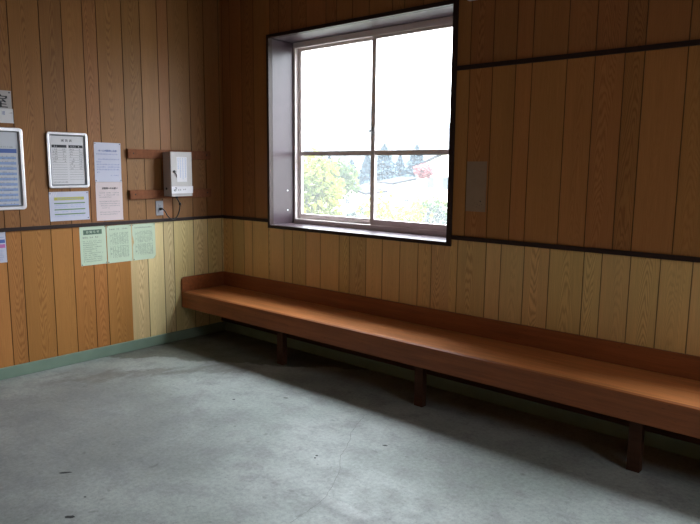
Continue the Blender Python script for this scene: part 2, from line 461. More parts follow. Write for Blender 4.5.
def sliver(pts, w, r, h=0.0006):
    bm = bmesh.new()
    P = []
    for (x0, y0), (x1, y1) in zip(pts[:-1], pts[1:]):
        n = max(3, int(math.hypot(x1 - x0, y1 - y0) / 0.03))
        for k in range(n):
            t = k / n
            P.append((x0 + (x1 - x0) * t + r.uniform(-.006, .006), y0 + (y1 - y0) * t + r.uniform(-.006, .006)))
    P.append(pts[-1])
    prev = None
    for i, (x, y) in enumerate(P):
        a = P[min(i + 1, len(P) - 1)]; b = P[max(i - 1, 0)]
        dx, dy = a[0] - b[0], a[1] - b[1]; L = math.hypot(dx, dy) or 1
        ww = w * r.uniform(0.35, 1.0)
        cur = [bm.verts.new((x - dy / L * ww, y + dx / L * ww, h)), bm.verts.new((x + dy / L * ww, y - dx / L * ww, h))]
        if prev: bm.faces.new((prev[0], cur[0], cur[1], prev[1]))
        prev = cur
    return bm
def spot(cx, cy, a, b, ang, r):
    bm = bmesh.new()
    pts = []
    for k in range(14):
        t = 2 * PI * k / 14; q = r.uniform(0.7, 1.15)
        x, y = a * q * math.cos(t), b * q * math.sin(t)
        pts.append((cx + x * math.cos(ang) - y * math.sin(ang), cy + x * math.sin(ang) + y * math.cos(ang)))
    prism(bm, pts, 0.0, 0.0008)
    return bm
FLOOR_MARKS = True

# trims: the dark rails on the panelling, the concrete curb below it
tag(obj('trim_1', boxes((0, 0.013, RY, 0, 1.037, 1.0635)), M['dark'], bevel=0.002), kind='structure')
tag(obj('trim_2', boxes((0, OX0, -0.013, 0, 1.035, 1.0625), (OX1, OX0 + SX, -0.013, 0, 1.035, 1.0625), (OX1 + SX, RX, -0.013, 0, 1.035, 1.0625)), M['dark'], bevel=0.002), kind='structure')
tag(obj('trim_3', boxes((OX1, OX0 + SX, -0.013, 0, 2.112, 2.140), (OX1 + SX, RX, -0.013, 0, 2.112, 2.140)), M['dark'], bevel=0.002), kind='structure')
tag(obj('baseboard_left', boxes((-T, 0.016, RY, 0, 0, 0.082)), M['curb'], bevel=0.004), kind='structure')
tag(obj('baseboard_back', boxes((0.016, RX, -0.016, T, 0, 0.082)), M['curb'], bevel=0.004), kind='structure')
tag(obj('baseboard_right', boxes((RX - 0.016, RX + T, RY, -0.016, 0, 0.082)), M['curb']), kind='structure')
tag(obj('baseboard_front', boxes((0.016, RX - 0.016, RY - T, RY + 0.016, 0, 0.082)), M['curb']), kind='structure')

# ------------------------------------------------------------------ window
win = tag(empty('window_1', (0, 0, 0)), kind='structure')
bm = boxes((OX0, WX0, -0.014, 0.03, OZ0, OZ1), (WX1, OX1, -0.014, 0.03, OZ0, OZ1), (WX0, WX1, -0.014, 0.03, OZ0, WZ0), (WX0, WX1, -0.014, 0.03, WZ1, OZ1))
obj('casing', bm, M['dark'], win, bevel=0.002)
e = 0.03
for nm, b in (('jamb_board', (OX0 + .001, WX0, e, 0.36, OZ0, OZ1)), ('jamb_board', (WX1, OX1 - .001, e, 0.36, OZ0, OZ1)),
              ('sill_board', (WX0, WX1, e, WD + 0.005, OZ0, WZ0)), ('head_board', (WX0, WX1, e, 0.36, WZ1, OZ1))):
    tag(obj(nm, boxes(b), M['reveal'], win), kind='structure')
F0, F1, G0, G1 = WX0, WX1, WZ0, WZ1
FY = WD - .012
bm = boxes((F0, F0 + .022, FY, FY + .085, G0, G1), (F1 - .022, F1, FY, FY + .085, G0, G1), (F0 + .022, F1 - .022, FY, FY + .085, G0 - .02, G0 + .038), (F0 + .022, F1 - .022, FY, FY + .085, G1 - .045, G1))
box(bm, F0 + .022, F1 - .022, FY - .006, FY, G0 + .030, G0 + .038)      # lip of the track
obj('window_frame', bm, M['alu'], win, bevel=0.0015)

def sash(x0, x1, y0, y1, latch=None):
    zb, zt = G0 + .038, G1 - .045
    st = 0.036
    bm = boxes((x0, x0 + st, y0, y1, zb, zt), (x1 - st, x1, y0, y1, zb, zt), (x0 + st, x1 - st, y0, y1, zb, zb + .045), (x0 + st, x1 - st, y0, y1, zt - .022, zt))
    s = obj('sash', bm, M['alu'], win, bevel=0.002)
    ym = (y0 + y1) / 2
    obj('muntin', boxes((x0 + st, x1 - st, y0 + .004, y1 - .004, 1.592, 1.629)), M['alu'], s, bevel=0.0015)
    obj('pane', boxes((x0 + st, x1 - st, ym - .002, ym + .002, zb + .045, 1.592)), M['glass'], s)
    obj('pane', boxes((x0 + st, x1 - st, ym - .002, ym + .002, 1.629, zt - .022)), M['glass'], s)
    return s
sash(F0 + .022, 1.508, FY + .036, FY + .062)           # outer track, left
s2 = sash(1.499, F1 - .022, FY + .008, FY + .034)      # inner track, right
bm = boxes((1.500, 1.520, FY + .002, FY + .011, 1.745, 1.805)); box(bm, 1.494, 1.509, FY - .012, FY + .003, 1.768, 1.784)
obj('window_latch', bm, M['steel'], s2, bevel=0.002)
for z in (1.298, 1.131):
    bm = bmesh.new(); cyl(bm, (WX0, 0.192, z), (WX0 + .004, 0.192, z), .0065, .005)
    tag(obj('screw', bm, M['screw'], win), label='bright screw head on the left jamb')

# copy of the first window, added out of view to brighten the right side
w2 = win.copy(); w2.name = 'fill_window_2'; C.objects.link(w2); w2.location = (SX, 0, 0)
for ch in list(win.children):
    c = ch.copy(); C.objects.link(c); c.parent = w2
    for g in ch.children:
        d = g.copy(); C.objects.link(d); d.parent = c

w3 = tag(empty('fill_window_3', (RX, 0, 0)), kind='structure')  # added window, unseen, lifts the bench and the back wall
obj('casing', boxes((-.014, .03, Y0 - .02, Y0 + .012, V0 - .02, V1 + .02), (-.014, .03, Y1 - .012, Y1 + .02, V0 - .02, V1 + .02), (-.014, .03, Y0 + .012, Y1 - .012, V0 - .02, V0 + .012), (-.014, .03, Y0 + .012, Y1 - .012, V1 - .012, V1 + .02)), M['dark'], w3, bevel=.002)
ym = (Y0 + Y1) / 2
obj('window_frame', boxes((.06, .11, Y0, Y0 + .05, V0, V1), (.06, .11, Y1 - .05, Y1, V0, V1), (.06, .11, ym - .025, ym + .025, V0, V1), (.06, .11, Y0 + .05, ym - .025, V0, V0 + .05), (.06, .11, ym + .025, Y1 - .05, V0, V0 + .05),
    (.06, .11, Y0 + .05, ym - .025, V1 - .04, V1), (.06, .11, ym + .025, Y1 - .05, V1 - .04, V1)), M['alu'], w3, bevel=.002)
for a, b in ((Y0 + .05, ym - .025), (ym + .025, Y1 - .05)):
    obj('pane', boxes((.083, .087, a, b, V0 + .05, V1 - .04)), M['glass'], w3)

# ------------------------------------------------------------------ bench
BL = 5.30
bench = tag(empty('wooden_bench', (0, 0, 0)), 'long reddish brown wooden bench built along the wall below the window', 'bench')
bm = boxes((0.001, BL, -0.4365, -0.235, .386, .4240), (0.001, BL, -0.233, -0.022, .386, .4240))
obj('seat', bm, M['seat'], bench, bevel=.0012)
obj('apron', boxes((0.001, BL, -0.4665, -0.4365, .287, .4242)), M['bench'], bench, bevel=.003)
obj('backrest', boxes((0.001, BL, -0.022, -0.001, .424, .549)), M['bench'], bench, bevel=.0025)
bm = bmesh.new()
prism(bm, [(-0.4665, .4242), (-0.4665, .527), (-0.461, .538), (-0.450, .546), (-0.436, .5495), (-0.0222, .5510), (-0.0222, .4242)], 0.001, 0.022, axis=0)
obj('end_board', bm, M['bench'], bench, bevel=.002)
obj('shade_board', boxes((0.001, BL, -0.045, -0.0005, .095, .386)), M['leg'], bench)  # added dark board, stands in for the shade behind the bench
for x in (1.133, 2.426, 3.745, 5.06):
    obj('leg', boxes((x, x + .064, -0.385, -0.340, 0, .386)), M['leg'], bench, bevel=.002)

# ------------------------------------------------------------------ writing
def text_mesh(body, size, align='CENTER'):
    cu = bpy.data.curves.new('writing', 'FONT')
    cu.body = body; cu.size = size; cu.align_x = align; cu.align_y = 'CENTER'; cu.resolution_u = 2
    o = bpy.data.objects.new('writing', cu); C.objects.link(o)
    dg = bpy.context.evaluated_depsgraph_get(); dg.update()
    me = bpy.data.meshes.new_from_object(o.evaluated_get(dg))
    bpy.data.objects.remove(o); bpy.data.curves.remove(cu)
    return me

def add_text(bm, body, x, y, size, z, vertical=False, bold=0, sx=1.0):
    def one(s, px, py):
        me = text_mesh(s, size)
        for dx in ((-bold, 0, bold) if bold else (0,)):
            me2 = me.copy(); me2.transform(Matrix.Translation((px + dx, py, z + (0.00005 if dx else 0))) @ Matrix.Diagonal((sx, 1, 1, 1)))
            bm.from_mesh(me2); bpy.data.meshes.remove(me2)
        bpy.data.meshes.remove(me)
    if vertical:
        for k, ch in enumerate(body): one(ch, x, y - k * size * 1.05)
    else: one(body, x, y)

def bar(bm, x0, x1, y0, y1, z):
    bm.faces.new([bm.verts.new(p) for p in ((x0, y0, z), (x1, y0, z), (x1, y1, z), (x0, y1, z))])

def scribble(bm, x0, x1, y, h, z, r, gap=0.12):
    """a line of characters too small to read: each a few strokes in a cell of height h"""
    x = x0
    while x + h * 0.9 < x1:
        if r.random() > gap:
            w = h * 0.85
            for k in range(r.choice((2, 3))):
                yy = y + h * (0.15 + 0.7 * (k + r.random() * .4) / 3)
                bar(bm, x + w * r.uniform(0, .25), x + w * r.uniform(.7, 1), yy - h * .05, yy + h * .05, z)
            xx = x + w * r.uniform(.25, .7)
            bar(bm, xx - h * .05, xx + h * .05, y + h * .08, y + h * .92, z)
        x += h

ROT = (PI / 2, 0, PI / 2)                              # local x -> +y of the room, local y -> up, local z -> out of the left wall

def sheet(name, y0, y1, z0, z1, mat, label, cat, group=None, tilt=0.0, lift=0.0025, cut=None, x=0.0012):
    w, h = y1 - y0, z1 - z0
    o_rot = Matrix.Rotation(0, 3, 'X')
    r = random.Random(int(abs(y0) * 1000))
    nx, ny = 8, 10
    bm = bmesh.new()
    V = {}
    for j in range(ny + 1):
        for i in range(nx + 1):
            u, v = i / nx, j / ny
            # corners that have come away from the wall a little
            du, dv = max(0, abs(u - .5) - .40) / .10, max(0, abs(v - .5) - .41) / .09
            dz = lift * du * dv * (1.6 if (u > .5) == (v < .5) else .6)
            V[i, j] = bm.verts.new(((u - .5) * w, (v - .5) * h, dz))
    for j in range(ny):
        for i in range(nx):
            bm.faces.new((V[i, j], V[i + 1, j], V[i + 1, j + 1], V[i, j + 1]))
    if cut:
        for (i, j, dx, dy) in cut: V[i, j].co += Vector((dx, dy, 0))
    bmesh.ops.recalc_face_normals(bm, faces=bm.faces)
    if bm.faces[:][0].normal.z < 0: bmesh.ops.reverse_faces(bm, faces=bm.faces)
    g = bmesh.ops.solidify(bm, geom=bm.faces[:], thickness=0.0005)
    o = obj(name, bm, mat, None, (x, (y0 + y1) / 2, (z0 + z1) / 2))
    o.rotation_euler = (Matrix(((0, 0, 1), (1, 0, 0), (0, 1, 0))) @ Matrix.Rotation(tilt, 3, 'Z')).to_euler()
    tag(o, label, cat, group)
    return o, w, h

def pins(o, pts, mat='black', r=0.0042):
    for (x, y) in pts:
        bm = bmesh.new(); cyl(bm, (x, y, 0.0004), (x, y, 0.004), r, r * .7, 10)
        obj('drawing_pin', bm, M[mat], o)

ZP = 0.0011
def printed(o, name, bm, mat):
    return obj(name, bm, M[mat], o)

r = random.Random(9)
# sign at the far upper left, only its last character in the picture
o, w, h = sheet('waiting_room_sign', -2.21, -1.770, 1.842, 1.992, M['grey_paper'], 'greyed paper sign with heavy black lettering, at the top left above the blue timetable', 'sign')
bm = bmesh.new(); add_text(bm, '待合室', 0.052, -0.004, 0.096, ZP, bold=.0036, sx=1.0); printed(o, 'lettering', bm, 'ink')
pins(o, [(w / 2 - .012, h / 2 - .012)], 'stain', .005)
o, w, h = sheet('paper_strip', -2.20, -1.765, 1.776, 1.872, M['paper'], 'narrow white paper strip across the foot of the grey black-lettered sign', 'notice', x=.0032)
bm = bmesh.new(); scribble(bm, -w / 2 + .03, w / 2 - .022, .004, .030, ZP, r, .05); printed(o, 'lettering', bm, 'ink_blue')
bm = bmesh.new(); scribble(bm, -w / 2 + .03, w / 2 - .10, -.03, .014, ZP, r); printed(o, 'footnote', bm, 'ink_grey')

def snap_frame(name, y0, y1, z0, z1, label, cat, fw, sheetmat):
    root = empty(name, (0.001, (y0 + y1) / 2, (z0 + z1) / 2), ROT)
    tag(root, label, cat)
    w, h = y1 - y0, z1 - z0
    bm = bmesh.new()
    ring(bm, rrect(-w / 2, w / 2, -h / 2, h / 2, .022), rrect(-w / 2 + fw, w / 2 - fw, -h / 2 + fw, h / 2 - fw, .004), 0.0, 0.014)
    obj('frame', bm, M['alu_frame'], root, bevel=.004, seg=3)
    bm = bmesh.new()
    ring(bm, rrect(-w / 2 + fw - .002, w / 2 - fw + .002, -h / 2 + fw - .002, h / 2 - fw + .002, .004), rrect(-w / 2 + fw + .007, w / 2 - fw - .007, -h / 2 + fw + .007, h / 2 - fw - .007, .002), 0.0, 0.009)
    obj('inner_lip', bm, M['ink_grey'], root)
    p = obj('sheet', boxes((-w / 2 + fw * .5, w / 2 - fw * .5, -h / 2 + fw * .5, h / 2 - fw * .5, .001, .003)), sheetmat, root)
    return root, p, w - 2 * fw - .014, h - 2 * fw - .014

# big framed timetable running out of the picture
root, p, w, h = snap_frame('framed_timetable', -2.42, -1.716, 1.186, 1.746, 'large silver-framed timetable with blue header and blue rows, cut by the photo\'s left edge', 'timetable', .024, M['glossy'])
z = .0034
bm = bmesh.new(); bar(bm, -w / 2 + .02, w / 2 - .012, h / 2 - .140, h / 2 - .112, z); printed(p, 'header_band', bm, 'ink_blue')
bm = bmesh.new()
n = 10
for k in range(n):
    y = h / 2 - .165 - k * .036
    bar(bm, -w / 2 + .02, w / 2 - .018, y - .018, y, z)
printed(p, 'row_stripes', bm, 'ink_pale')
bm = bmesh.new()
scribble(bm, w / 2 - .13, w / 2 - .02, h / 2 - .105, .014, z + .0002, r)
for k in range(3): scribble(bm, w / 2 - .30, w / 2 - .17, h / 2 - .05 - k * .026, .018, z + .0002, r)
for k in range(2 * n):
    scribble(bm, -w / 2 + .03, w / 2 - .03, h / 2 - .166 - k * .018, .010, z + .0002, r, .45)
printed(p, 'lettering', bm, 'ink_grey')

# fare table in a smaller frame
root, p, w, h = snap_frame('framed_fare_table', -1.553, -1.249, 1.329, 1.732, 'silver-framed fare table with black column heads on grey paper, third-size of its kind', 'fare table', .020, M['paper'])
root['label'] = 'small silver-framed fare table with two columns of dark headings'
bm = bmesh.new(); add_text(bm, '運 賃 表', -.005, h / 2 - .034, .020, z, bold=.0006, sx=1.15); printed(p, 'title', bm, 'ink')
bm = bmesh.new()
for a, b in ((-w / 2 + .010, -.006), (.008, w / 2 - .010)):
    bar(bm, a, b, h / 2 - .084, h / 2 - .064, z)
printed(p, 'column_heading', bm, 'ink')
bm = bmesh.new()
for a, b in ((-w / 2 + .010, -.006), (.008, w / 2 - .010)):
    for k in range(13):
        y = h / 2 - .102 - k * .0175
        bar(bm, a, b, y - .0012, y, z)
        if k < (6 if a < 0 else 9):
            scribble(bm, a + .008, a + .050, y + .002, .0115, z, r, .25)
            scribble(bm, b - .030, b - .003, y + .002, .0115, z, r, .1)
scribble(bm, -w / 2 + .010, -.002, -h / 2 + .012, .010, z, r, .1)
printed(p, 'fare_rows', bm, 'ink')
bm = bmesh.new()
for a, b in ((-w / 2 + .010, -.006), (.008, w / 2 - .010)):
    scribble(bm, a + .015, b - .01, h / 2 - .081, .014, z + .0003, r, .2)
printed(p, 'lettering', bm, 'paper')

# landscape sheet with yellow and green lines
o, w, h = sheet('coloured_notice', -1.553, -1.257, 1.090, 1.303, M['lilac'], 'landscape notice with a yellow heading and dark green lines, pinned below the small frame', 'notice', tilt=.004)
bm = bmesh.new(); bar(bm, -w / 2 + .035, w / 2 - .036, h / 2 - .062, h / 2 - .040, ZP); printed(o, 'yellow_band', bm, 'ink_yel')
bm = bmesh.new()
for y in (.022, -.024, -.058): bar(bm, -w / 2 + .034, w / 2 - .030, y - .004, y + .004, ZP)
printed(o, 'green_rule', bm, 'ink_leaf')
bm = bmesh.new()
for y in (.004, -.010, -.045, -.075):
    scribble(bm, -w / 2 + .036, -.012, y, .010, ZP, r); scribble(bm, .008, w / 2 - .034, y, .010, ZP, r)
scribble(bm, -w / 2 + .06, w / 2 - .05, h / 2 - .057, .013, ZP + .0002, r)
printed(o, 'lettering', bm, 'ink_pale')
bm = bmesh.new()
for k in range(3):
    x = -w / 2 + .006 + k * .017
    bm.faces.new([bm.verts.new(q) for q in ((x, h / 2 - .036, ZP), (x + .006, h / 2 - .036, ZP), (x + .020, h / 2 - .004, ZP), (x + .014, h / 2 - .004, ZP))])
printed(o, 'white_slash', bm, 'paper')
pins(o, [(w / 2 - .010, -h / 2 + .014), (w / 2 - .010, h / 2 - .010), (-w / 2 + .008, h / 2 - .012)])

# white platform notice and the pink one under it
o, w, h = sheet('platform_notice', -1.197, -0.980, 1.370, 1.668, M['lilac'], 'white A4 notice with dark blue heading, upper of the pair right of the small frame', 'notice', tilt=-.008)
bm = bmesh.new(); add_text(bm, 'ホームの段差に注意!', 0, h / 2 - .062, .0165, ZP, bold=.0009)
printed(o, 'title', bm, 'ink_blue')
bm = bmesh.new()
for k, (a, b) in enumerate(((.02, .9), (0, 0), (.02, .95), (.02, .25), (.02, .95), (.02, .95), (.02, .95), (.02, .2))):
    if b: scribble(bm, -w / 2 + .016, -w / 2 + w * b, h / 2 - .092 - k * .0195, .0125, ZP, r, .08)
scribble(bm, .02, w / 2 - .02, -h / 2 + .045, .011, ZP, r)
printed(o, 'lettering', bm, 'ink_blue')
pins(o, [(-w / 2 + .008, h / 2 - .008), (w / 2 - .008, h / 2 - .008), (-w / 2 + .008, -h / 2 + .01), (w / 2 - .006, -h / 2 + .01)])
o, w, h = sheet('request_notice', -1.198, -0.979, 1.074, 1.3685, M['pink'], 'pale pink notice, lower of the pair right of the small frame', 'notice', tilt=-.006, x=.0008)
bm = bmesh.new(); add_text(bm, 'お客様へのお願い', .006, h / 2 - .048, .0165, ZP, bold=.0007)
printed(o, 'title', bm, 'ink')
bm = bmesh.new()
for k, (a, b) in enumerate(((.1, .9), (.1, .9), (.1, .6), (0, 0), (.12, .9), (.12, .9), (.12, .9), (.16, .5), (0, 0), (.12, .9), (.12, .8))):
    if b: scribble(bm, -w / 2 + w * a, -w / 2 + w * b, h / 2 - .086 - k * .0165, .0105, ZP, r, .1)
printed(o, 'lettering', bm, 'ink_grey')

# three green sheets in a row under the rail
o, w, h = sheet('green_notice', -1.341, -1.132, .739, 1.036, M['green'], 'pale green notice with a dark heading band, leftmost of the three green sheets', 'notice', 'green notices under the rail', tilt=.006)
bm = bmesh.new(); bar(bm, -w / 2 + .028, w / 2 - .032, h / 2 - .062, h / 2 - .026, ZP); printed(o, 'heading_band', bm, 'ink_green')
bm = bmesh.new(); add_text(bm, 'お 知 ら せ', -.002, h / 2 - .044, .022, ZP + .0003, bold=.0006); printed(o, 'title', bm, 'green')
bm = bmesh.new()
scribble(bm, -w / 2 + .022, w / 2 - .05, h / 2 - .090, .014, ZP, r, .05)
printed(o, 'subtitle', bm, 'ink')
bm = bmesh.new()
for k in range(11): scribble(bm, -w / 2 + .022, w / 2 - r.choice((.02, .03, .07)), h / 2 - .116 - k * .0155, .010, ZP, r, .15)
printed(o, 'lettering', bm, 'ink_green')
pins(o, [(-w / 2 + .008, -h / 2 + .008), (w / 2 - .006, -h / 2 + .01), (w / 2 - .006, h / 2 - .008)])
for (y0, y1, lab, tl, cut) in ((-1.124, -.916, 'pale green sheet of ruled columns, middle of the three green sheets', .006, None),
                          (-.907, -.701, 'pale green sheet of ruled columns, rightmost of the green sheets, corner torn', .004, [(8, 0, -.014, .006), (0, 6, .008, 0), (0, 5, .012, 0)])):
    o, w, h = sheet('green_timetable', y0, y1, .738, 1.033, M['green'], lab, 'notice', 'green notices under the rail', tilt=tl, cut=cut)
    bm = bmesh.new(); scribble(bm, -w / 2 + .022, w / 2 - .02, h / 2 - .036, .012, ZP, r, .05); printed(o, 'title', bm, 'ink')
    bm = bmesh.new()
    for blk in (0, 1):
        top = h / 2 - .056 - blk * .104
        for k in range(8):
            bar(bm, -w / 2 + .024 + k * .0215, -w / 2 + .0248 + k * .0215, top - .094, top, ZP)
        for k in range(9): scribble(bm, -w / 2 + .046, w / 2 - .022, top - .011 - k * .0105, .008, ZP, r, .3)
        scribble(bm, -w / 2 + .026, -w / 2 + .044, top - .03, .016, ZP, r, 0); scribble(bm, -w / 2 + .026, -w / 2 + .044, top - .07, .016, ZP, r, 0)
    printed(o, 'ruled_columns', bm, 'ink_green')
    pins(o, [(-w / 2 + .006, h / 2 - .008), (-w / 2 + .006, -h / 2 + .008), (w / 2 - .006, h / 2 - .01)])

# leaflet at the left edge under the rail
o, w, h = sheet('leaflet', -2.075, -1.867, .824, 1.040, M['lilac'], 'small leaflet with a blue and a pink band at the left edge, below the rail', 'notice', tilt=.004, x=.0145 - .013)
bm = bmesh.new(); bar(bm, -w / 2 + .01, w / 2 - .006, .028, .052, ZP); printed(o, 'blue_band', bm, 'ink_blue')
bm = bmesh.new(); bar(bm, -w / 2 + .01, w / 2 - .006, -.006, .020, ZP); printed(o, 'pink_band', bm, 'ink_mag')
bm = bmesh.new(); bar(bm, -w / 2 + .01, w / 2 - .012, .066, .070, ZP)
for k in range(5): scribble(bm, -w / 2 + .01, w / 2 - .012, -.030 - k * .015, .010, ZP, r, .1)
printed(o, 'lettering', bm, 'ink_pale')

# ------------------------------------------------------------------ control box on two battens
for zc, lab, y0 in ((1.590, 'upper of the two brown wooden battens that carry the grey metal box', -.928), (1.266, 'lower of the two brown wooden battens, running behind the foot of the grey metal box', -.924)):
    bt = empty('wall_batten', (0, -.535, zc)); tag(bt, lab, 'batten', 'battens behind the metal box')
    obj('board', boxes((.0004, .025, y0 + .535, -.143 + .535, -.0365, .0365)), M['batten'], bt, bevel=.002)
    for y in (y0 + .535 + .045, .35):
        bm = bmesh.new(); cyl(bm, (.025, y, .003), (.0275, y, .003), .006, .005, 10); obj('screw', bm, M['stain'], bt)
by0, by1, bz0, bz1 = -.622, -.422, 1.250, 1.610
cb = empty('control_box', (.0255, (by0 + by1) / 2, (bz0 + bz1) / 2), ROT)
tag(cb, 'beige grey metal control box with a paper sticker, hung on the left wall', 'control box')
w, h = by1 - by0, bz1 - bz0
obj('case', boxes((-w / 2, w / 2, -h / 2, h / 2, 0, .100)), M['box'], cb, bevel=.003)
door = obj('door', boxes((-w / 2 - .0015, w / 2 + .0015, -h / 2 - .001, h / 2 + .0015, .1015, .1145)), M['box'], cb, bevel=.003)
bm = bmesh.new(); cyl(bm, (-w / 2 + .030, .022, .1145), (-w / 2 + .030, .022, .122), .011, .010, 16)
box(bm, -w / 2 + .027, -w / 2 + .033, .013, .031, .122, .128)
obj('lock', bm, M['black'], door)
bm = bmesh.new(); tube(bm, smooth_path([(-w / 2 + .036, .012, .118), (-w / 2 + .046, -.004, .120), (-w / 2 + .048, -.026, .119)]), .003)
obj('lock_tag_string', bm, M['black'], door)
st = obj('sticker', boxes((-.046, .052, -.063, .140, .1146, .1152)), M['paper'], door)
bm = bmesh.new()
for k, (a, b) in enumerate(((.036, .9), (.012, .95), (-.012, .92), (-.032, .5))):
    y = .130
    for q in range(int(14 * b)):
        yy = y - q * .0135
        bar(bm, a - .005, a + .006, yy - .002, yy + .001, .1155); bar(bm, a - .001, a + .001, yy - .009, yy, .1155); bar(bm, a - .005, a + .004, yy - .008, yy - .006, .1155)
obj('handwriting', bm, M['ink_pale'], st)
lb = obj('paper_label', boxes((-w / 2 + .001, w / 2 + .006, -.156, -.099, .1147, .1153)), M['paper'], door)
bm = bmesh.new()
tube(bm, smooth_path([(-.068, -.108, .1156), (-.052, -.110, .1156), (-.058, -.122, .1156), (-.062, -.136, .1156), (-.076, -.132, .1156), (-.066, -.122, .1156)]), .0022, 5)
scribble(bm, -.042, .0, -.135, .018, .1156, r, .1); scribble(bm, .008, .052, -.132, .016, .1156, r, .1)
obj('handwriting', bm, M['ink'], lb)
obj('lower_seam', boxes((-w / 2 + .004, w / 2 - .002, -.1655, -.1645, .1145, .1150)), M['ink_grey'], door)
bm = bmesh.new(); cyl(bm, (-w / 2 - .004, -.118, .045), (-w / 2, -.118, .045), .010, .010, 14); obj('knockout_plug', bm, M['black'], cb)
bm = bmesh.new(); cyl(bm, (.098 - .095, -h / 2 - .020, .03), (.098 - .095, -h / 2, .03), .010, .012, 12); obj('cable_gland', bm, M['black'], cb)

# outlet and power cord
ou = empty('wall_outlet', (0, -.653, 1.151), ROT); tag(ou, 'grey wall outlet plate just above the dark rail, below the metal box', 'outlet')
obj('plate', boxes((-.034, .034, -.060, .060, .0003, .007)), M['outlet'], ou, bevel=.002)
obj('socket_insert', boxes((-.012, .012, -.034, .034, .007, .010)), M['outlet'], ou, bevel=.001)
bm = bmesh.new()
for y in (.018,): box(bm, -.006, -.004, y - .006, y + .006, .0100, .0104); box(bm, .004, .006, y - .006, y + .006, .0100, .0104)
obj('socket_slot', bm, M['black'], ou)
pc = empty('power_cord', (0, -.653, 1.148)); tag(pc, 'black power cord hanging in a loop from the outlet to the metal box', 'cord')
path = [(.036, .004, .0), (.046, .022, -.018), (.044, .050, -.062), (.040, .085, -.090), (.038, .115, -.093), (.040, .145, -.068), (.045, .163, -.022), (.052, .165, .030), (.0555, .150, .060), (.0555, .134, .0815)]
bm = bmesh.new(); tube(bm, smooth_path(path), .0048, 8); obj('cable', bm, M['black'], pc, smooth=True)
bm = bmesh.new(); cyl(bm, (.0105, .0, -.004), (.038, .004, .0), .013, .008, 12); obj('plug', bm, M['black'], pc, bevel=.002)
bm = bmesh.new(); cyl(bm, (.050, .168, .026), (.056, .162, .044), .010, .009, 10); obj('cable_knot', bm, M['black'], pc, smooth=True)

# ------------------------------------------------------------------ on the back wall
cp = empty('patch_board', (2.596, 0, 1.385), (PI / 2, 0, 0)); tag(cp, 'faded grey-brown board patch on the dark panelling right of the window', 'patch board')
obj('board', boxes((-.072, .072, -.158, .158, .0004, .0035)), M['patch'], cp, bevel=.0008)
bm = bmesh.new()
for (x, y, q) in ((.034, -.092, .0042), (-.010, -.104, .002), (.012, -.112, .002), (.028, -.118, .002), (-.018, -.122, .0018), (.044, -.112, .002), (.008, -.128, .0018)):
    cyl(bm, (x, y, .0030), (x, y, .0039), q, q, 8)
obj('pinhole', bm, M['stain'], cp)
hk = empty('plastic_holder', (2.538, 0, 2.522), (PI / 2, 0, 0)); tag(hk, 'small pale plastic holder high on the panelling, at the top edge of the photo', 'holder')
obj('tray', boxes((-.036, .036, 0, .012, .0004, .030)), M['paper'], hk, bevel=.002)
obj('backplate', boxes((-.036, .036, .012, .09, .0004, .006)), M['paper'], hk, bevel=.002)

# floor marks: cracks and grime belong to the floor
def P2(*q): return q
if FLOOR_MARKS:
    rr = random.Random(2)
    CR = [(2.298, -0.710), (2.394, -0.936), (2.526, -1.129), (2.573, -1.248), (2.688, -1.374), (2.812, -1.595), (2.846, -1.762), (2.858, -1.872)]
    tag(obj('floor_crack', sliver(CR, .0016, rr), M['crack'], fl), kind='structure')
    for cx, cy, a, b, an in ((1.71, -2.30, .030, .009, .9), (2.125, -2.476, .026, .011, .7), (2.486, -1.328, .008, .006, .2), (2.497, -1.354, .007, .006, .2), (1.509, -1.10, .010, .008, 0), (1.735, -.851, .018, .007, .6), (2.671, -.987, .016, .006, .6), (2.008, -2.351, .006, .005, .3)):
        tag(obj('floor_grime', spot(cx, cy, a, b, an, rr), M['stain'], fl), kind='structure')

# ------------------------------------------------------------------ outdoors
CAM = Vector((4.74544, -3.63980, 1.5))
def at(dx, dy, D, tan=0.0): return Vector((CAM.x + dx * D, CAM.y + dy * D, CAM.z + tan * D))

def gz(x, y):
    d = math.hypot(x - 1.5, y)
    s = max(0, min(1, (d - 8) / 45)); s = s * s * (3 - 2 * s)
    return -0.35 - 2.1 * s
def heightfield(name, f, polar, mat, nseg):
    bm = bmesh.new()
    (a0, a1, na), ds = polar, nseg
    rows = []
    for d in ds:
        rows.append([])
        for k in range(na + 1):
            a = a0 + (a1 - a0) * k / na
            x, y = 1.5 + d * math.cos(a), 0.4 + d * math.sin(a)
            rows[-1].append(bm.verts.new((x, y, f(x, y, d, a))))
    for A, B in zip(rows[:-1], rows[1:]):
        for k in range(na): bm.faces.new((A[k], A[k + 1], B[k + 1], B[k]))
    bmesh.ops.recalc_face_normals(bm, faces=bm.faces)
    if sum(f_.normal.z for f_ in bm.faces) < 0: bmesh.ops.reverse_faces(bm, faces=bm.faces)
    me = bpy.data.meshes.new(name); bm.to_mesh(me); bm.free()
    for p in me.polygons: p.use_smooth = True
    return tag(link(name, me, mat), kind='structure')
heightfield('terrain', lambda x, y, d, a: gz(x, y) + .05 * mnoise.noise(Vector((x * .4, y * .4, 0))), (math.radians(2), math.radians(178), 60), M['ground'], [0.0, 2, 4, 7, 10, 14, 20, 28, 40, 60, 90, 130, 170])
M['dark_ground'] = terrain_mat('bounce_cut_ground', (0.11, 0.108, 0.10), (0.16, 0.155, 0.145), 2.5)  # added dark ground, out of view, cuts bounce onto the upper walls
heightfield('unseen_dark_ground', lambda x, y, d, a: gz(x, y) + .04, (math.radians(0), math.radians(180), 40), M['dark_ground'], [0.0, 1, 2, 3, 4, 5.5, 7, 8.5, 10])
